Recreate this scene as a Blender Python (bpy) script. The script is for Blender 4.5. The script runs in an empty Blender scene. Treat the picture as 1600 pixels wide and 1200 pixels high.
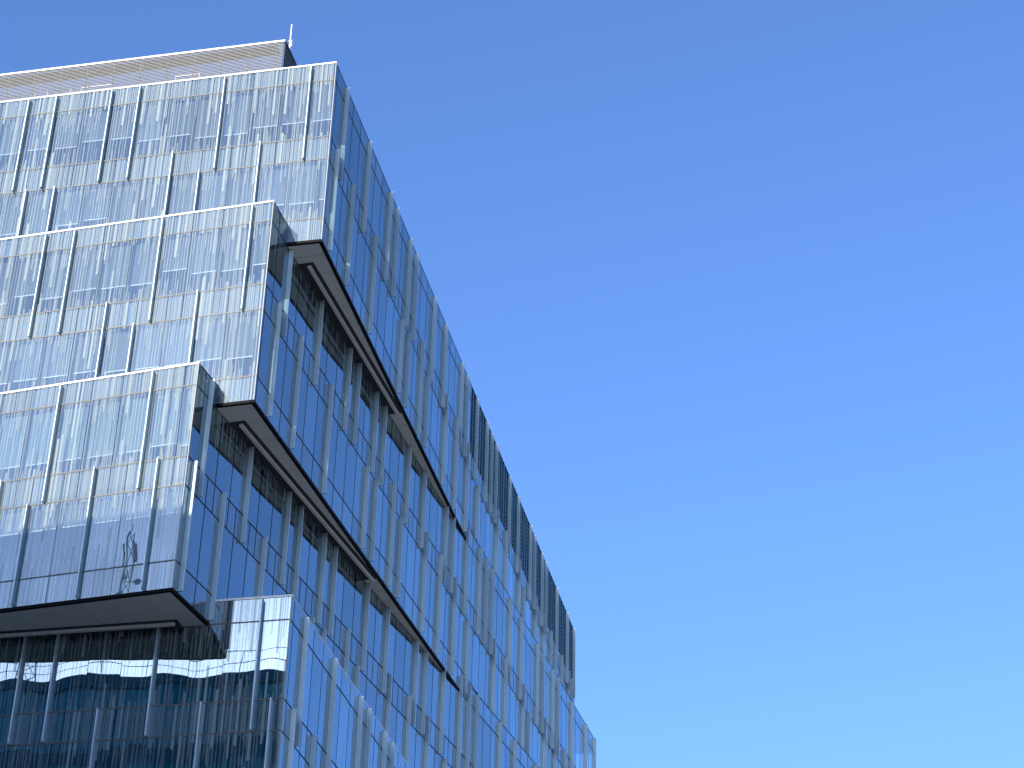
import bpy, math, random
from mathutils import Vector, Matrix

random.seed(11)
SC = bpy.context.scene
COL = SC.collection
R = math.radians

# ------------------------------------------------------------------ camera
CAM_H = 1.65
PITCH, ROLL, FPX = 0.5452, 0.0231, 3131.2
fw = Vector((0, math.cos(PITCH), math.sin(PITCH)))
rt = Vector((1, 0, 0))
up = rt.cross(fw)
c_, s_ = math.cos(ROLL), math.sin(ROLL)
rt, up = c_ * rt + s_ * up, -s_ * rt + c_ * up
cam = bpy.data.cameras.new('camera')
cam.sensor_width = 36.0
cam.lens = FPX / 1600 * 36.0
cam.clip_end = 5000
camo = bpy.data.objects.new('camera', cam)
COL.objects.link(camo)
m = Matrix((rt, up, -fw)).transposed().to_4x4()
m.translation = (0, 0, CAM_H)
camo.matrix_world = m
SC.camera = camo

# ------------------------------------------------------------------ sky, sun, exposure
SUN_AZ, SUN_EL = -152.0, 15.2
w = bpy.data.worlds.new('World')
SC.world = w
w.use_nodes = True
sky = w.node_tree.nodes.new('ShaderNodeTexSky')
sky.sky_type = 'NISHITA'
sky.sun_disc = False
sky.sun_elevation = R(SUN_EL)
sky.sun_rotation = R(SUN_AZ)
sky.altitude = 0
sky.air_density = 0.7
sky.dust_density = 1.5
sky.ozone_density = 4.5
bg = w.node_tree.nodes['Background']
bg.inputs['Strength'].default_value = 0.12
wb = w.node_tree.nodes.new('ShaderNodeVectorMath')      # even white balance of the whole sky
wb.operation = 'MULTIPLY'
wb.inputs[1].default_value = (0.935, 0.965, 1.07)
w.node_tree.links.new(sky.outputs[0], wb.inputs[0])
w.node_tree.links.new(wb.outputs[0], bg.inputs['Color'])

sun = bpy.data.lights.new('sun', 'SUN')
sun.energy = 3.2
sun.angle = R(0.53)
sun.color = (1.0, 0.95, 0.88)
suno = bpy.data.objects.new('sun', sun)
COL.objects.link(suno)
S = Vector((math.sin(R(SUN_AZ)) * math.cos(R(SUN_EL)), math.cos(R(SUN_AZ)) * math.cos(R(SUN_EL)), math.sin(R(SUN_EL))))
suno.rotation_euler = S.to_track_quat('Z', 'Y').to_euler()
suno.location = S * 200

SC.render.engine = 'CYCLES'
SC.view_settings.view_transform = 'Standard'
SC.view_settings.look = 'None'
SC.view_settings.gamma = 1.0
SC.view_settings.exposure = 1.62
SC.cycles.caustics_reflective = False
SC.cycles.caustics_refractive = False
SC.cycles.max_bounces = 10
SC.cycles.transparent_max_bounces = 16


# ------------------------------------------------------------------ materials
class NT:
    def __init__(self, name):
        self.m = bpy.data.materials.new(name)
        self.m.use_nodes = True
        self.t = self.m.node_tree
        for n in list(self.t.nodes):
            self.t.nodes.remove(n)
        self.out = self.n('ShaderNodeOutputMaterial')

    def n(self, kind, **kw):
        x = self.t.nodes.new(kind)
        for k, v in kw.items():
            setattr(x, k, v)
        return x

    def put(self, sock, v):
        if v is None:
            return
        if isinstance(v, bpy.types.NodeSocket):
            self.t.links.new(v, sock)
        else:
            sock.default_value = v

    def math(self, op, a, b=None, c=None):
        x = self.n('ShaderNodeMath', operation=op)
        for i, v in enumerate((a, b, c)):
            self.put(x.inputs[i], v)
        return x.outputs[0]

    def wn(self, *xyz):
        cx = self.n('ShaderNodeCombineXYZ')
        for i, v in enumerate(xyz):
            self.put(cx.inputs[i], v)
        x = self.n('ShaderNodeTexWhiteNoise', noise_dimensions='3D')
        self.t.links.new(cx.outputs[0], x.inputs['Vector'])
        sp = self.n('ShaderNodeSeparateColor')
        self.t.links.new(x.outputs['Color'], sp.inputs[0])
        return sp.outputs

    def mix(self, fac, a, b):
        x = self.n('ShaderNodeMixShader')
        self.put(x.inputs[0], fac)
        self.t.links.new(a, x.inputs[1])
        self.t.links.new(b, x.inputs[2])
        return x.outputs[0]

    def done(self, sh):
        self.t.links.new(sh, self.out.inputs['Surface'])
        return self.m


def plain(name, col, rough=0.5, metal=0.0, var=0.12, scale=2.0, spec=0.5):
    """paint or metal with faint uneven dirt and gloss"""
    t = NT(name)
    co = t.n('ShaderNodeTexCoord')
    nz = t.n('ShaderNodeTexNoise')
    nz.inputs['Scale'].default_value = scale
    nz.inputs['Detail'].default_value = 5
    t.t.links.new(co.outputs['Object'], nz.inputs['Vector'])
    k = t.math('MULTIPLY_ADD', nz.outputs['Fac'], var * 2, 1 - var)
    mx = t.n('ShaderNodeVectorMath', operation='SCALE')
    mx.inputs[0].default_value = col
    t.put(mx.inputs['Scale'], k)
    b = t.n('ShaderNodeBsdfPrincipled')
    t.t.links.new(mx.outputs[0], b.inputs['Base Color'])
    b.inputs['Roughness'].default_value = rough
    b.inputs['Metallic'].default_value = metal
    b.inputs['Specular IOR Level'].default_value = spec
    return t.done(b.outputs[0])


PAR, VIS, ST = 0.8968, 2.9489, 4.1       # parapet, vision row, storey
SPA = ST - VIS


def fritted_glass():
    t = NT('fritted_glass')
    uv = t.n('ShaderNodeUVMap')
    sp = t.n('ShaderNodeSeparateXYZ')
    t.t.links.new(uv.outputs[0], sp.inputs[0])
    u, z = sp.outputs[0], sp.outputs[1]
    zz = t.math('SUBTRACT', z, PAR)
    si = t.math('FLOOR', t.math('DIVIDE', zz, ST))
    zp = t.math('SUBTRACT', zz, t.math('MULTIPLY', si, ST))
    si1 = t.math('ADD', si, 1.0)
    dbot = t.math('SUBTRACT', VIS, zp)

    def layer(wd, lo, hi, dens, lt, lb, opa, seed, power):
        q = t.math('DIVIDE', u, wd)
        c = t.math('FLOOR', q)
        fr = t.math('SUBTRACT', q, c)
        p = t.wn(c, seed, 3.3)
        a = t.wn(c, si, seed + 0.5)
        b = t.wn(c, si1, seed + 0.5)
        width = t.math('MULTIPLY_ADD', p[0], hi - lo, lo)
        start = t.math('MULTIPLY', p[1], t.math('SUBTRACT', 1.0, width))
        x = t.math('SUBTRACT', fr, start)
        ins = t.math('MULTIPLY', t.math('GREATER_THAN', x, 0.0), t.math('LESS_THAN', x, width))
        if lt is None:
            on = t.math('LESS_THAN', p[2], dens)
        else:
            l1 = t.math('MULTIPLY', t.math('POWER', a[0], power), lt)
            l2 = t.math('MULTIPLY', t.math('POWER', b[1], power), lb)
            o1 = t.math('MULTIPLY', t.math('LESS_THAN', zp, l1), t.math('LESS_THAN', a[2], dens))
            o2 = t.math('MULTIPLY', t.math('LESS_THAN', dbot, l2), t.math('LESS_THAN', b[2], dens))
            on = t.math('MAXIMUM', o1, o2)
        tone = t.math('MULTIPLY_ADD', p[0], 0.35, 0.75)
        return t.math('MULTIPLY', t.math('MULTIPLY', ins, on), t.math('MULTIPLY', tone, opa))

    l1 = layer(0.083, 0.40, 0.62, 0.80, 1.3, 1.0, 0.62, 1.0, 2.2)      # fine stripes fading out of the spandrels
    l2 = layer(0.25, 0.26, 0.36, 0.42, 2.0, 1.7, 0.95, 7.0, 1.7)       # bold bars of uneven length
    l3 = layer(0.132, 0.24, 0.40, 0.85, None, None, 0.50, 13.0, 1)     # hairlines over the full height
    l4 = layer(0.125, 0.35, 0.6, 0.75, None, None, 0.10, 23.0, 1)      # faint wide stripes
    frit = t.math('MINIMUM', t.math('MAXIMUM', t.math('MAXIMUM', l1, l2), t.math('MAXIMUM', l3, l4)), 0.97)

    # slight waviness and tilt of each pane bends the mirror image
    geo = t.n('ShaderNodeNewGeometry')
    oi = t.n('ShaderNodeObjectInfo')
    nz = t.n('ShaderNodeTexNoise')
    nz.inputs['Scale'].default_value = 0.75
    nz.inputs['Detail'].default_value = 0.0
    t.t.links.new(geo.outputs['Position'], nz.inputs['Vector'])
    v = t.n('ShaderNodeVectorMath', operation='SUBTRACT')
    t.t.links.new(nz.outputs['Color'], v.inputs[0])
    v.inputs[1].default_value = (0.5, 0.5, 0.5)
    v2 = t.n('ShaderNodeVectorMath', operation='SCALE')
    t.t.links.new(v.outputs[0], v2.inputs[0])
    v2.inputs['Scale'].default_value = 0.016
    rn = t.wn(oi.outputs['Random'], 4.0, 9.0)
    cb = t.n('ShaderNodeCombineXYZ')
    for i in range(3):
        t.put(cb.inputs[i], t.math('MULTIPLY', t.math('SUBTRACT', rn[i], 0.5), 0.003))
    v3 = t.n('ShaderNodeVectorMath', operation='ADD')
    t.t.links.new(v2.outputs[0], v3.inputs[0])
    t.t.links.new(cb.outputs[0], v3.inputs[1])
    v4 = t.n('ShaderNodeVectorMath', operation='ADD')
    t.t.links.new(geo.outputs['Normal'], v4.inputs[0])
    t.t.links.new(v3.outputs[0], v4.inputs[1])
    v5 = t.n('ShaderNodeVectorMath', operation='NORMALIZE')
    t.t.links.new(v4.outputs[0], v5.inputs[0])

    gl = t.n('ShaderNodeBsdfGlossy')
    tint = t.n('ShaderNodeVectorMath', operation='SCALE')       # each pane's coating differs a little
    tint.inputs[0].default_value = (0.71, 0.90, 1.0)
    t.put(tint.inputs['Scale'], t.math('MULTIPLY_ADD', rn[1], 0.2, 0.82))
    t.t.links.new(tint.outputs[0], gl.inputs['Color'])
    gl.inputs['Roughness'].default_value = 0.0
    t.t.links.new(v5.outputs[0], gl.inputs['Normal'])
    tr = t.n('ShaderNodeBsdfTransparent')
    tr.inputs['Color'].default_value = (0.70, 0.76, 0.78, 1)
    fr = t.n('ShaderNodeFresnel')                 # outer face of the pane
    fr.inputs['IOR'].default_value = 1.75
    fc = t.n('ShaderNodeFresnel')
    fc.inputs['IOR'].default_value = 2.4
    clear = t.mix(fc.outputs[0], tr.outputs[0], gl.outputs[0])    # metallic coating behind it
    df = t.n('ShaderNodeBsdfDiffuse')
    df.inputs['Color'].default_value = (0.184, 0.212, 0.200, 1)
    inner = t.mix(frit, clear, df.outputs[0])
    return t.done(t.mix(fr.outputs[0], inner, gl.outputs[0]))


def glass_back():
    t = NT('glass_rear_face')
    tr = t.n('ShaderNodeBsdfTransparent')
    tr.inputs['Color'].default_value = (0.93, 0.96, 0.96, 1)
    return t.done(tr.outputs[0])


def mirror_wall(name, col, ior):
    t = NT(name)
    b = t.n('ShaderNodeBsdfDiffuse')
    b.inputs['Color'].default_value = (*col, 1)
    g = t.n('ShaderNodeBsdfGlossy')
    g.inputs['Roughness'].default_value = 0.03
    f = t.n('ShaderNodeFresnel')
    f.inputs['IOR'].default_value = ior
    return t.done(t.mix(f.outputs[0], b.outputs[0], g.outputs[0]))


M_GLASS = fritted_glass()
M_BACK = glass_back()
M_FIN = plain('satin_fin_aluminium', (0.38, 0.47, 0.49), 0.35, 0.45, 0.08, 1.5)
M_TRANSOM = plain('bronze_transom', (0.062, 0.055, 0.042), 0.5)
M_TRIM = plain('pale_corner_trim', (0.22, 0.21, 0.185), 0.4)
M_COPING = plain('white_coping', (0.62, 0.59, 0.55), 0.4, 0, 0.06)
M_FASCIA = plain('black_fascia', (0.004, 0.003, 0.003), 0.7, 0, 0.1, 2, 0.1)
M_EDGE = plain('dark_pane_edge', (0.01, 0.013, 0.018), 0.6, 0, 0.1, 2, 0.2)
M_SOFFIT = plain('grey_soffit_panel', (0.56, 0.56, 0.49), 0.6, 0, 0.12, 0.7)
M_RAIL = plain('cream_rail', (0.55, 0.52, 0.46), 0.4)
M_SLOT = plain('dark_slot', (0.012, 0.012, 0.013), 0.7)
M_CORE = plain('dim_interior', (0.035, 0.045, 0.06), 0.9, 0, 0.3, 0.4, 0.1)
M_SLAB = plain('dim_floor_slab', (0.10, 0.11, 0.12), 0.8, 0, 0.2, 0.5, 0.2)
M_SPAN = plain('pale_shadow_box', (0.135, 0.156, 0.144), 0.6, 0, 0.06)
M_BLIND = plain('grey_blind_fabric', (0.115, 0.124, 0.124), 0.8, 0, 0.06)
M_BLIND2 = plain('aqua_blind_fabric', (0.175, 0.228, 0.224), 0.8, 0, 0.06)
M_BLINDRAIL = plain('white_blind_rail', (0.75, 0.77, 0.8), 0.4)
M_MULL = plain('taupe_mullion', (0.20, 0.19, 0.155), 0.5)
M_LOUV = plain('slate_louvre', (0.12, 0.26, 0.35), 0.5)
M_SLAT = plain('tan_slat', (0.15, 0.145, 0.13), 0.5)
M_SHADESLAT = plain('shaded_side_slat', (0.07, 0.07, 0.07), 0.6)  # slat colour darkened to carry the shade of the screen's sunless side
M_CANOPY = plain('brown_canopy', (0.13, 0.115, 0.10), 0.7)
M_DECK = plain('roof_gravel', (0.30, 0.29, 0.27), 0.9, 0, 0.25, 6)


# ------------------------------------------------------------------ mesh helpers
def mesh_obj(name, verts, faces, mats, parent=None, loc=(0, 0, 0), rotz=0.0, uvs=None, fmat=None):
    me = bpy.data.meshes.new(name)
    me.from_pydata(verts, [], faces)
    for mt in (mats if isinstance(mats, (list, tuple)) else [mats]):
        me.materials.append(mt)
    if fmat:
        me.polygons.foreach_set('material_index', fmat)
    if uvs:
        l = me.uv_layers.new(name='UVMap')
        k = 0
        for p in me.polygons:
            for vi in p.vertices:
                l.data[k].uv = uvs[vi]
                k += 1
    me.update()
    o = bpy.data.objects.new(name, me)
    COL.objects.link(o)
    o.parent = parent
    o.location = loc
    o.rotation_euler = (0, 0, rotz)
    return o


BF = [(0, 3, 2, 1), (4, 5, 6, 7), (0, 1, 5, 4), (1, 2, 6, 5), (2, 3, 7, 6), (3, 0, 4, 7)]


def bx(x0, x1, y0, y1, z0, z1):
    return [(x0, y0, z0), (x1, y0, z0), (x1, y1, z0), (x0, y1, z0), (x0, y0, z1), (x1, y0, z1), (x1, y1, z1), (x0, y1, z1)]


class Multi:
    def __init__(self):
        self.v, self.f, self.uv, self.fm = [], [], [], []

    def box(self, x0, x1, y0, y1, z0, z1):
        self.add(bx(x0, x1, y0, y1, z0, z1), BF)

    def add(self, v, f, uv=None, fm=None):
        k = len(self.v)
        self.v += v
        self.f += [tuple(i + k for i in q) for q in f]
        if uv:
            self.uv += uv
        if fm:
            self.fm += fm

    def bar(self, a, b, r, n=6):
        a, b = Vector(a), Vector(b)
        d = (b - a).normalized()
        x = d.orthogonal().normalized()
        y = d.cross(x)
        v = []
        for e in (a, b):
            for i in range(n):
                t = 2 * math.pi * i / n
                v.append(tuple(e + (x * math.cos(t) + y * math.sin(t)) * r))
        f = [(i, (i + 1) % n, (i + 1) % n + n, i + n) for i in range(n)]
        f += [tuple(range(n - 1, -1, -1)), tuple(range(n, 2 * n))]
        self.add(v, f)

    def obj(self, name, mat, parent=None, loc=(0, 0, 0), rotz=0.0):
        return mesh_obj(name, self.v, self.f, mat, parent, loc, rotz, self.uv or None, self.fm or None)


def tag(o, label=None, cat=None, group=None, kind=None):
    for k, v in (('label', label), ('category', cat), ('group', group), ('kind', kind)):
        if v:
            o[k] = v
    return o


def empty(name, loc, parent=None, rotz=0.0):
    o = bpy.data.objects.new(name, None)
    COL.objects.link(o)
    o.location = loc
    o.rotation_euler = (0, 0, rotz)
    o.parent = parent
    o.empty_display_size = 0.5
    return o


def px(P):
    """picture position of a world point, for ranking panes by size"""
    d = Vector(P) - Vector((0, 0, CAM_H))
    k = d.dot(fw)
    return 800 + FPX * d.dot(rt) / k, 600 - FPX * d.dot(up) / k


# ------------------------------------------------------------------ ground
g = Multi()
g.add([(-600, -600, 0), (600, -600, 0), (600, 600, 0), (-600, 600, 0)], [(0, 1, 2, 3)])
tag(g.obj('ground', plain('paving', (0.33, 0.33, 0.32), 0.9, 0, 0.2, 0.3)), kind='structure')

# the street between the tower and the block opposite
g = Multi()
g.add([(x, y, 0.004) for x, y in ((-130, 86.0), (-130, 68.5), (60, 24.0), (60, 41.5))], [(0, 1, 2, 3)])
tag(g.obj('road', plain('asphalt', (0.05, 0.05, 0.052), 0.9, 0, 0.25, 0.8)), kind='structure')
for nm, (ya, yb) in (('kerb', (41.5, 41.7)), ('kerb', (23.8, 24.0))):
    g = Multi()
    q = [(-130, ya + 44.5), (60, ya), (60, yb), (-130, yb + 44.5)]
    g.add([(x, y, 0) for x, y in q] + [(x, y, 0.13) for x, y in q], BF)
    tag(g.obj(nm, plain('granite_kerb', (0.35, 0.34, 0.32), 0.8)), kind='structure')

# ------------------------------------------------------------------ the tower
# each tier: corner position, turn, top height, first joint of row 1 / row 2 on the front and on the side
TH = [-0.2106, -0.2636, -0.3165, -0.2113]
CORN = [(-7.6329, 64.5845), (-9.4551, 63.2487), (-11.4038, 62.0875), (-7.5529, 64.2303)]
TOP = [54.6326 + CAM_H - 8.2 * i for i in range(4)]
HGT = PAR + 2 * ST
ML, MR = 1.255, 1.240
BL = [(1.03, 0.41), (0.81, 0.19), (1.76, 1.10), (1.05, 0.41)]
BR = [(1.53, 0.905), (2.03, 1.40), (1.04, 0.44), (1.58, 0.95)]
WL, WR = 17.6, [58.1, 58.5, 59.5, 61.0]
ROW1 = [0, 3, 6, 7, 9, 10, 13, 15, 18, 19, 21, 23, 24, 25, 28, 30, 33, 34, 36, 37, 40, 43, 45]
ROW2 = [[2, 4, 5, 9, 10, 12, 13], [2, 4, 5, 9, 10, 12], [0, 2, 4, 5, 9, 10], [0, 2, 5, 9, 10]]
ROW2R = [0, 2, 5, 9, 10, 12, 13, 16, 18, 20, 22, 26, 28, 31, 32, 35, 37, 39, 40, 42, 44, 45]
LATE = {4, 9, 10, 13, 22, 32, 40}          # these fins start below the spandrel
LEVELS = [0, PAR, PAR + VIS, PAR + ST, PAR + ST + VIS, HGT]
LOUV_U = 26.4                               # plant-room louvres begin here on the side of the topmost tier
GAP = 0.011

tower = empty('office_tower', (CORN[3][0], CORN[3][1], 0))
tag(tower, 'tall office tower of stacked, twisted glass tiers with striped white glazing and upright fins', 'office building')
T0 = Vector(tower.location)


class Face:
    def __init__(self, i, side):
        self.i, self.side = i, side
        t = TH[i]
        self.c = Vector((CORN[i][0], CORN[i][1], 0))
        if side == 'L':
            self.d = Vector((-math.cos(t), -math.sin(t), 0))
            self.n = Vector((math.sin(t), -math.cos(t), 0))
            self.W, self.M, self.b = WL, ML, BL[i]
        else:
            self.d = Vector((-math.sin(t), math.cos(t), 0))
            self.n = Vector((math.cos(t), math.sin(t), 0))
            self.W, self.M, self.b = WR[i], MR, BR[i]
        self.rot = math.atan2(self.d.y, self.d.x)
        # sign of the outward direction along local y
        self.s = 1 if Vector((-self.d.y, self.d.x, 0)).dot(self.n) > 0 else -1
        self.top = TOP[i]

    def P(self, u, z, d=0.0):
        return self.c + self.d * u + self.n * d + Vector((0, 0, self.top - z))

    def joints(self, row):
        b = self.b[row] % self.M
        if b < 0.12:
            b += self.M
        o = [0.02]
        while b < self.W - 0.12:
            o.append(b)
            b += self.M
        return o + [self.W]


def inside(P, i, pad):
    """is a plan point inside tier i by more than pad"""
    t = TH[i]
    q = Vector((P.x - CORN[i][0], P.y - CORN[i][1]))
    a = q.dot(Vector((-math.cos(t), -math.sin(t))))
    b = q.dot(Vector((-math.sin(t), math.cos(t))))
    return pad < a < WL + 6 and pad < b < WR[i] - pad


tiers, faces = [], []
for i in range(4):
    L_, R_ = Face(i, 'L'), Face(i, 'R')
    faces.append((L_, R_))
    # the tier itself: dim floors behind the glass
    ins = 4.5
    zt, zb = TOP[i] - 0.45, TOP[i] - HGT + 0.05
    if i == 3:
        zb = 18.0
    c = Vector((CORN[i][0], CORN[i][1], 0))
    q = [c + L_.d * ins + R_.d * ins, c + L_.d * 26 + R_.d * ins, c + L_.d * 26 + R_.d * (WR[i] - 0.1), c + L_.d * ins + R_.d * (WR[i] - 0.1)]
    v = [(a - c) + Vector((0, 0, zb - TOP[i])) for a in q] + [(a - c) + Vector((0, 0, zt - TOP[i])) for a in q]
    tier = mesh_obj('tier', [tuple(a) for a in v], [(0, 1, 2, 3), (7, 6, 5, 4), (0, 4, 5, 1), (1, 5, 6, 2), (2, 6, 7, 3), (3, 7, 4, 0)],
                    [M_CORE, M_DECK], tower, c - T0 + Vector((0, 0, TOP[i])), fmat=[0, 1, 0, 0, 0, 0])
    tiers.append(tier)
    for za, zb_ in ((0.35, 0.86), (LEVELS[2] + 0.1, LEVELS[3] - 0.1), (LEVELS[4] + 0.1, HGT - 0.08)):
        pts = [L_.d * 0.13 + R_.d * 0.13, L_.d * 25 + R_.d * 0.13, L_.d * 25 + R_.d * (WR[i] - 0.15), L_.d * 0.13 + R_.d * (WR[i] - 0.15)]
        mesh_obj('floor_slab', [(a.x, a.y, -zb_) for a in pts] + [(a.x, a.y, -za) for a in pts],
                 [(0, 1, 2, 3), (7, 6, 5, 4), (0, 4, 5, 1), (1, 5, 6, 2), (2, 6, 7, 3), (3, 7, 4, 0)], M_SLAB, tier)


def fbox(name, F, u0, u1, z0, z1, d0, d1, mat, parent=None, mesh=None):
    """box on a face: u along, z down from the tier top, d outward"""
    hu, hz, hd = (u1 - u0) / 2, (z1 - z0) / 2, (d1 - d0) / 2
    ctr = F.P((u0 + u1) / 2, (z0 + z1) / 2, (d0 + d1) / 2)
    par = parent or tiers[F.i]
    base = T0 + tiers[F.i].location
    loc = ctr - base
    if mesh:
        o = bpy.data.objects.new(name, mesh)
        COL.objects.link(o)
        o.parent, o.location, o.rotation_euler = par, loc, (0, 0, F.rot)
        return o
    return mesh_obj(name, bx(-hu, hu, -hd, hd, -hz, hz), BF, mat, par, loc, F.rot)


def pane_data(F, u0, u1, z0, z1):
    hu, hz, hd = (u1 - u0) / 2, (z1 - z0) / 2, 0.022
    uc, zc = (u0 + u1) / 2, (z0 + z1) / 2
    v = bx(-hu, hu, -hd, hd, -hz, hz)
    off = {'L': 0.0, 'R': 40.0}[F.side] + F.i * 130.0
    uv = [(off + uc + a[0], zc - a[2]) for a in v]
    front = 4 if F.s > 0 else 2
    fm = [0 if k == front else 1 if k == (6 - front) else 2 for k in range(6)]
    return v, uv, fm, F.P(uc, zc, -hd)


PANES = []
for i in range(4):
    for F in faces[i]:
        j1, j2 = F.joints(0), F.joints(1)
        jm = sorted(set([round(x, 4) for x in j1 + j2]))
        jm = [x for k, x in enumerate(jm) if k == 0 or x - jm[k - 1] > 0.1]
        rows = [('parapet_pane', 0, j1), ('vision_pane', 1, j1), ('spandrel_pane', 2, jm), ('vision_pane', 3, j2), ('spandrel_pane', 4, j2)]
        if i == 3:
            rows = rows[:4]
        for nm, r, js in rows:
            z0, z1 = LEVELS[r] + (0.02 if r == 0 else 0.012), LEVELS[r + 1] - 0.012
            if r == 4:
                z1 = LEVELS[5] - 0.105
            for a, b in zip(js[:-1], js[1:]):
                if i == 0 and F.side == 'R' and r < 2 and a > LOUV_U - 0.1:
                    continue
                if i > 0 and r == 0 and inside(F.P(a, 0), i - 1, 0.1) and inside(F.P(b, 0), i - 1, 0.1):
                    continue
                if r == 4 and i < 3 and inside(F.P(a, 0), i + 1, 0.1) and inside(F.P(b, 0), i + 1, 0.1):
                    z1x = min(z1, HGT - PAR + 0.05)
                else:
                    z1x = z1
                A, B = px(F.P(a, z0)), px(F.P(b, z1x))
                seen = max(0, min(A[0], B[0], 1600)) < 1600 and max(A[0], B[0]) > 0 and min(A[1], B[1]) < 1200
                gp = GAP if F.side == 'L' else 0.03
                PANES.append((nm, F, a + gp, b - gp, z0, z1x, abs(A[0] - B[0]) * abs(A[1] - B[1]) if seen else -1))
by = {}
for p in PANES:
    by.setdefault(p[0], []).append(p)
rest = Multi()
for nm, ps in by.items():
    ps.sort(key=lambda p: -p[6])
    for k, (n_, F, a, b, z0, z1, ar) in enumerate(ps):
        v, uv, fm, ctr = pane_data(F, a, b, z0, z1)
        if k < 300 and ar > 0:
            mesh_obj(nm, v, BF, [M_GLASS, M_BACK, M_EDGE], tiers[F.i], ctr - T0 - tiers[F.i].location, F.rot, uv, fm)
        else:
            mt = Matrix.Rotation(F.rot, 3, 'Z')
            rest.add([tuple(mt @ Vector(x) + ctr - T0) for x in v], BF, uv, fm)
tag(rest.obj('distant_pane', [M_GLASS, M_BACK, M_EDGE], tower), kind='stuff')

# fins ------------------------------------------------------------
FIN_D, FIN_T = 0.185, 0.056


def fin_mesh(h, s):
    e = 0.012
    prof = [(-FIN_T / 2, -FIN_D / 2), (FIN_T / 2, -FIN_D / 2), (FIN_T / 2, FIN_D / 2 - e), (FIN_T / 2 - e, FIN_D / 2), (-FIN_T / 2 + e, FIN_D / 2), (-FIN_T / 2, FIN_D / 2 - e)]
    v = [(x, y * s, -h / 2) for x, y in prof] + [(x, y * s, h / 2) for x, y in prof]
    n = 6
    f = [(k, (k + 1) % n, (k + 1) % n + n, k + n) for k in range(n)] + [tuple(range(n - 1, -1, -1)), tuple(range(n, 2 * n))]
    if s < 0:
        f = [q[::-1] for q in f]
    me = bpy.data.meshes.new('fin')
    me.from_pydata(v, [], f)
    me.materials.append(M_FIN)
    return me


FM = {}


def fin(F, u, z0, z1):
    key = (round(z1 - z0, 3), F.s)
    if key not in FM:
        FM[key] = fin_mesh(z1 - z0, F.s)
    # a fin is bolted together in lengths at each transom
    return fbox('fin', F, u - FIN_T / 2, u + FIN_T / 2, z0, z1, -0.004, FIN_D - 0.004, None, None, FM[key])


for i in range(4):
    for F in faces[i]:
        k1 = ROW1
        k2 = ROW2[i] if F.side == 'L' else ROW2R
        for k in k1:
            u = F.b[0] + k * F.M
            if u > F.W - 0.1:
                continue
            z0, z1 = 0.11, LEVELS[3] - 0.02
            if i > 0 and inside(F.P(u, 0, 0.15), i - 1, 0.0):
                z0 = PAR + 0.02
            fin(F, u, z0, z1)
        for k in k2:
            u = F.b[1] + k * F.M
            if u > F.W - 0.1:
                continue
            z0 = LEVELS[3] + 0.01 if k in LATE else LEVELS[2] + 0.01
            z1 = HGT - 0.16 if i < 3 else 9.3
            if i < 3 and inside(F.P(u, 0, 0.05), i + 1, 0.0):
                z1 = HGT - PAR - 0.03
            fin(F, u, z0, z1)

# transoms, corner trims, copings, fascias ------------------------
for i in range(4):
    for F in faces[i]:
        for r in range(1, 5):
            z = LEVELS[r]
            w0 = 0.0
            if F.side == 'R' and i == 0 and r == 1:
                fbox('transom', F, 0.0, LOUV_U, z - 0.028, z + 0.028, -0.05, 0.008, M_EDGE)  # same shade-dark colour as the other side transoms
                continue
            if i == 3 and r == 4:
                continue
            tw = 0.024 if F.side == 'L' else 0.028
            fbox('transom', F, 0.0, F.W, z - tw, z + tw, -0.05, 0.012 if F.side == 'L' else 0.008, M_TRANSOM if F.side == 'L' else M_EDGE)  # side transoms near-black: shade of the sunless face put into their colour
        if i < 3:
            fbox('fascia', F, 0.0 if F.side == 'R' else 0.062, F.W, HGT - 0.10, HGT + 0.016, -0.11, 0.02, M_FASCIA)
        if F.side == 'L':
            fbox('coping', F, -0.02, F.W, -0.055, 0.018, -0.16, 0.025, M_COPING)
            fbox('corner_trim', F, -0.012, 0.02, 0.02, HGT - 0.105 if i < 3 else 9.3, -0.03, 0.012, M_TRIM)
        else:
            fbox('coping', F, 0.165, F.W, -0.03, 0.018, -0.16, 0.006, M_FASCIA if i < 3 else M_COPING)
        # shadow boxes behind the parapet and the spandrels
        W0 = 0.12
        for a, b in ((0.02, PAR - 0.02), (LEVELS[2] + 0.02, LEVELS[3] - 0.02), (LEVELS[4] + 0.02, HGT - 0.14)):
            if i == 3 and a > 0.5:
                continue
            u1 = LOUV_U if (i == 0 and F.side == 'R' and a < 0.5) else F.W - 0.05
            fbox('shadow_box', F, W0, u1, a, b, -0.11, -0.085, M_SPAN)

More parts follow.
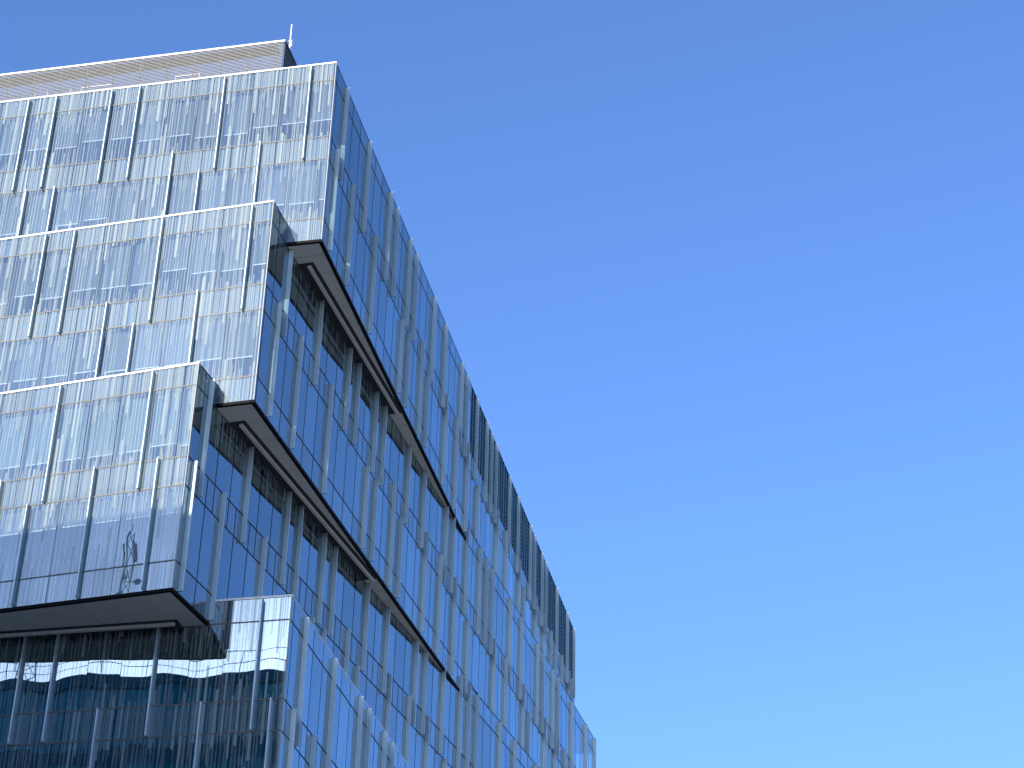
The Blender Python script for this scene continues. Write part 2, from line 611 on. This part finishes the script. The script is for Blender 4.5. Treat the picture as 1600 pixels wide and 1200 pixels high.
# mullions and roller blinds behind the front glazing -------------
for i in range(4):
    F = faces[i][0]
    for row in (0, 1):
        js = F.joints(row)
        z0, z1 = (LEVELS[1], LEVELS[2]) if row == 0 else (LEVELS[3], LEVELS[4])
        for u in js[1:-1]:
            fbox('mullion', F, u - 0.04, u + 0.04, z0 + 0.02, z1 - 0.02, -0.16, -0.032, M_MULL)
        if i == 3:
            continue
        level = 0.62
        for a, b in zip(js[:-1], js[1:]):
            if random.random() < 0.45:
                level = random.choice([0.58, 0.62, 0.66, 0.52, 0.70, 0.75] if i != 2 else [0.72, 0.74, 0.76, 0.78])
            dl = VIS * (level + random.uniform(-0.02, 0.02))
            if row == 1 and i == 2:
                dl = VIS * 0.3
            if b - a < 0.35:
                continue
            mt = M_BLIND2 if (i == 2 and row == 0) else M_BLIND
            o = Multi()
            hw = (b - a) / 2 - 0.09
            o.box(-hw, hw, -0.004, 0.004, -dl, 0)
            bl = o.obj('roller_blind', mt, tiers[i], F.P((a + b) / 2, z0 + 0.06, -0.24) - T0 - tiers[i].location, F.rot)
            bb = F.P((a + b) / 2, z0 + 0.06 + dl, -0.235) - T0 - tiers[i].location
            mesh_obj('blind_rail', bx(-hw, hw, -0.012, 0.012, -0.03, 0.015), BF, M_BLINDRAIL, tiers[i], bb, F.rot)

# plant-room louvres at the far top of the side -------------------
F = faces[0][1]
u = LOUV_U
js = [x for x in F.joints(0) if x >= LOUV_U - 0.1]
for a, b in zip(js[:-1], js[1:]):
    o = Multi()
    hu = (b - a) / 2 - 0.01
    n = 15
    for k in range(n):
        z = -(k + 0.5) * LEVELS[2] / n + 0.0
        o.add([(-hu, -0.06 , z - 0.10), (hu, -0.06, z - 0.10), (hu, 0.03, z + 0.02), (-hu, 0.03, z + 0.02),
               (-hu, -0.06, z - 0.075), (hu, -0.06, z - 0.075), (hu, 0.03, z + 0.045), (-hu, 0.03, z + 0.045)], BF)
    for x in (-hu, -0.02, hu - 0.04):
        o.box(x, x + 0.04, -0.062, -0.02, -LEVELS[2] + 0.02, -0.03)
    tag(o.obj('louvre', M_LOUV, tiers[0], F.P((a + b) / 2, 0, -0.06) - T0 - tiers[0].location, F.rot), kind='stuff')

fbox('louvre_light_block', F, js[0], F.W - 0.05, 0.03, LEVELS[2] - 0.03, -0.19, -0.135, M_SLOT)  # added panel that keeps sun from leaking through the louvres

# soffits under the overhanging tiers -----------------------------
def soffit(F, other, depth, n, z, rail, pitch, first):
    """row of panels along the lower edge of face F, running inward under the tier"""
    edge = [0.05]
    u = first
    while u < n:
        edge.append(u)
        u += pitch
    edge.append(n)
    for a, b in zip(edge[:-1], edge[1:]):
        fbox('soffit_panel', F, a + 0.013, b - 0.013, z, z + 0.03, -depth, -0.062, M_SOFFIT)
    fbox('soffit_backing', F, 0.06, n, z - 0.05, z - 0.006, -depth, -0.07, M_SLOT)


soffit(faces[0][1], faces[1][1], 3.4, 30, HGT - 0.02, None, MR, 0.905)
soffit(faces[1][1], faces[2][1], 3.4, 30, HGT - 0.02, None, MR, 1.40)
soffit(faces[2][0], faces[3][0], 4.6, WL, HGT - 0.02, None, ML, 1.10)
# cleaning rails near the lower tier's glass; a dark plate paints the recess shade
for i, side, u0, u1, off in ((1, 'R', 3.2, 15.2, 0.40), (2, 'R', 3.0, 16.8, 0.40), (3, 'L', 4.1, WL, 0.40)):
    F = faces[i][0 if side == 'L' else 1]
    zr = PAR
    fbox('rail_shade_plate', F, u0 - 0.15, u1, zr + 0.006, zr + 0.03, -0.3, off + 0.24, M_SLOT)  # solid dark plate, its colour stands for shade in the recess
    fbox('cleaning_rail', F, u0, u1, zr + 0.034, zr + 0.14, off - 0.05, off + 0.08, M_RAIL)

# lower storeys of the tower, below the frame ---------------------
F0, F1 = faces[3]
for F in (F0, F1):
    o = Multi()
    z = LEVELS[4]
    k = 0
    hgt = F.top - LEVELS[4]
    js = F.joints(1)
    base = F.P(0, LEVELS[4])
    for lv in range(6):
        zz0 = LEVELS[4] + lv * ST
        for (a0, a1) in ((0, SPA), (SPA, ST)):
            zt, zb = zz0 + a0 + 0.012, min(zz0 + a1 - 0.012, F.top - 0.1)
            if zb - zt < 0.3:
                continue
            for a, b in zip(js[:-1], js[1:]):
                v, uv, fm, ctr = pane_data(F, a + GAP, b - GAP, zt, zb)
                mt = Matrix.Rotation(F.rot, 3, 'Z')
                o.add([tuple(mt @ Vector(x) + ctr - T0) for x in v], BF, uv, fm)
    tag(o.obj('lower_pane', [M_GLASS, M_BACK, M_EDGE], tower), kind='stuff')
v = [F0.c + F0.d * 0.5 + F1.d * 0.5, F0.c + F0.d * 26 + F1.d * 0.5, F0.c + F0.d * 26 + F1.d * 60, F0.c + F0.d * 0.5 + F1.d * 60]
v = [a - T0 for a in v]
mesh_obj('lower_storeys', [tuple(a) for a in v] + [(a.x, a.y, 17.98) for a in v], BF, M_CORE, tower)

# rooftop plant screen of horizontal slats ------------------------
SB, CU, TZ = 2.0, 3.12, 3.37
FL, FR = faces[0]
C0 = FL.P(CU, 0) + FR.d * SB                      # front corner of the screen at roof level
screen = empty('plant_screen', C0 - T0, tower)
LS, LD = 15.5, 26.0
rotL, rotR = FL.rot, FR.rot
nsl = 21
for k in range(nsl):
    z = TZ - 0.10 - k * 0.0815
    mesh_obj('slat', bx(0, LS, -0.012, 0.012, -0.016, 0.016), BF, M_SLAT, screen, FL.d * 0.03 + Vector((0, 0, z)), rotL)
    mesh_obj('slat', bx(0.05, LD, -0.02, 0.02, -0.022, 0.022), BF, M_SHADESLAT, screen, Vector((0, 0, z)), rotR)
for k in range(13):
    mesh_obj('post', bx(-0.025, 0.025, -0.03, 0.03, 0, TZ - 0.1), BF, M_SLAT, screen, FL.d * (0.35 + k * 1.25) - FL.n * 0.055, rotL)
for k in range(16):
    mesh_obj('post', bx(-0.025, 0.025, -0.03, 0.03, 0, TZ - 0.1), BF, M_SHADESLAT, screen, FR.d * (0.6 + k * 1.6) - FR.n * 0.055, rotR)
mesh_obj('cap_rail', bx(-0.03, LS, -0.06, 0.06, TZ - 0.06, TZ + 0.03), BF, M_COPING, screen, (0, 0, 0), rotL)
mesh_obj('cap_rail', bx(0.062, LD, -0.06, 0.06, TZ - 0.06, TZ + 0.028), BF, M_SHADESLAT, screen, (0, 0, 0), rotR)
mesh_obj('canopy', bx(0.4, LS, -0.75, -0.1, TZ - 0.10, TZ - 0.07), BF, M_CANOPY, screen, (0, 0, 0), rotL)
# white pipe frames of the plant behind the slats
for a, b, zz in ((3.9, 5.0, 2.35), (8.0, 9.4, 2.33), (9.9, 11.0, 2.38), (11.6, 13.0, 2.3), (13.3, 15.0, 2.33)):
    o = Multi()
    o.bar((a, -0.3, zz), (b, -0.3, zz), 0.022)
    o.bar((a, -0.3, 0), (a, -0.3, zz), 0.022)
    o.bar((b, -0.3, 0), (b, -0.3, zz), 0.022)
    o.obj('pipe_frame', M_COPING, screen, (0, 0, 0), rotL)

# whip antenna behind the screen corner ---------------------------
A0 = FL.P(3.47, 0) + FR.d * 3.6
o = Multi()
o.bar((0, 0, -0.3), (0, 0, 4.75), 0.04, 8)
ant = o.obj('whip_antenna', M_COPING, None, A0)
tag(ant, 'slender white whip antenna rising behind the corner of the slatted roof screen', 'antenna')
o = Multi()
o.bar((0, 0, 4.75), (0.0, 0, 5.75), 0.028, 8)
o.obj('antenna_tip', M_COPING, ant)
o = Multi()
o.box(-0.07, 0.07, -0.05, 0.05, 4.7, 4.8)
o.box(0.05, 0.10, -0.03, 0.03, 4.45, 4.85)
o.obj('clamp', plain('grey_clamp', (0.25, 0.23, 0.22), 0.6), ant)

# ------------------------------------------------------------------ neighbouring block across the street
NTH = R(-13.2)
ND = Vector((-math.cos(NTH), -math.sin(NTH), 0))   # westward along its street face
NN = Vector((-math.sin(NTH), math.cos(NTH), 0))    # towards the tower
NC = Vector((-16.5, 41.4 - 0.235 * (-16.5 + 26), 0))
NH, NW, NDP = 39.0 + CAM_H, 74.0, 30.0
nb = empty('neighbour_block', NC)
tag(nb, 'dark teal office block across the street mirrored in the lowest glass tier', 'office building')
M_NW = mirror_wall('teal_facade_glass', (0.015, 0.42, 0.56), 1.7)
M_NB = plain('dark_teal_band', (0.01, 0.22, 0.31), 0.5)
M_NR = plain('grey_railing', (0.25, 0.26, 0.28), 0.4)
rotN = math.atan2(ND.y, ND.x)
# local x west along the face, local y points towards the street
sN = 1 if Vector((-ND.y, ND.x, 0)).dot(NN) > 0 else -1
mesh_obj('wall', bx(0.1, NW, -NDP * sN if sN > 0 else 0.12, -0.12 if sN > 0 else NDP, 0, NH - 0.3), BF, M_NB, nb, (0, 0, 0), rotN)
mesh_obj('roof_edge', bx(0, NW, -0.5, 0.0, NH - 0.6, NH) if sN > 0 else bx(0, NW, 0, 0.5, NH - 0.6, NH), BF, M_NB, nb, (0, 0, 0), rotN)
for k in range(10):
    z0 = NH - 0.75 - (k + 1) * 3.9
    if z0 < 0.2:
        break
    for j in range(10):
        a = 0.15 + j * 7.35
        mesh_obj('window_band', bx(a, a + 7.25, -0.10, -0.04) if False else bx(a, a + 7.25, -0.10 * sN if sN > 0 else 0.04, -0.04 if sN > 0 else 0.10, z0 + 0.9, z0 + 3.9), BF, M_NW, nb, (0, 0, 0), rotN)
for z in (0.6, 1.15):
    o = Multi()
    o.bar((0, -0.3 * sN, NH + z), (NW, -0.3 * sN, NH + z), 0.018)
    o.obj('railing_bar', M_NR, nb, (0, 0, 0), rotN)
for k in range(30):
    o = Multi()
    o.bar((0.3 + k * 2.5, -0.3 * sN, NH), (0.3 + k * 2.5, -0.3 * sN, NH + 1.15), 0.02)
    o.obj('railing_post', M_NR, nb, (0, 0, 0), rotN)

# added roof mast, standing in for an unknown thing mirrored in the panes ----------------
M_GALV = plain('galvanised_steel', (0.62, 0.63, 0.65), 0.35, 0.6)
M_DRUM = plain('white_aerial_drum', (0.75, 0.75, 0.74), 0.4)
mp = NC + ND * 20.1 - NN * 2.0
mast = empty('standin_mast', (mp.x, mp.y, NH - 0.3), None, rotN)
tag(mast, 'added lattice mast with white drums, standing in for an unknown object mirrored in the glass', 'mast')
legs = []
for k in range(3):
    t_ = R(120 * k + 20)
    a = Vector((0.62 * math.cos(t_), 0.62 * math.sin(t_), 0))
    b = Vector((0.22 * math.cos(t_), 0.22 * math.sin(t_), 8.2))
    legs.append((a, b))
    o = Multi()
    o.bar(a, b, 0.035)
    o.obj('leg', M_GALV, mast)
for n_ in range(10):
    f0, f1 = n_ / 10, (n_ + 1) / 10
    for k in range(3):
        o = Multi()
        o.bar(legs[k][0].lerp(legs[k][1], f0), legs[(k + 1) % 3][0].lerp(legs[(k + 1) % 3][1], f1), 0.025)
        o.obj('brace', M_GALV, mast)
for (x, y, z, rr, hh) in ((0.55, 0.3, 5.0, 0.20, 0.3), (-0.55, 0.35, 5.7, 0.16, 0.26), (0.4, 0.4, 6.3, 0.13, 0.24)):  # white drums added for bright speckles in the mirror image
    o = Multi()
    o.bar((x, y, z), (x, y + hh, z), rr, 16)
    d_ = o.obj('drum_aerial', M_DRUM, mast)
    o = Multi()
    o.bar((x, y - 0.02, z), (0, 0, z), 0.03)
    o.obj('bracket', M_GALV, d_)
for (x, y, z) in ((0.4, 0.0, 7.1), (-0.4, 0.1, 7.0), (0.0, 0.45, 7.4)):
    o = Multi()
    o.box(x - 0.05, x + 0.05, y - 0.04, y + 0.04, z - 0.45, z + 0.45)
    o.obj('panel_aerial', M_DRUM, mast)
o = Multi()
o.bar((0, 0, 8.0), (0, 0, 8.7), 0.03)
o.obj('spike', M_GALV, mast)
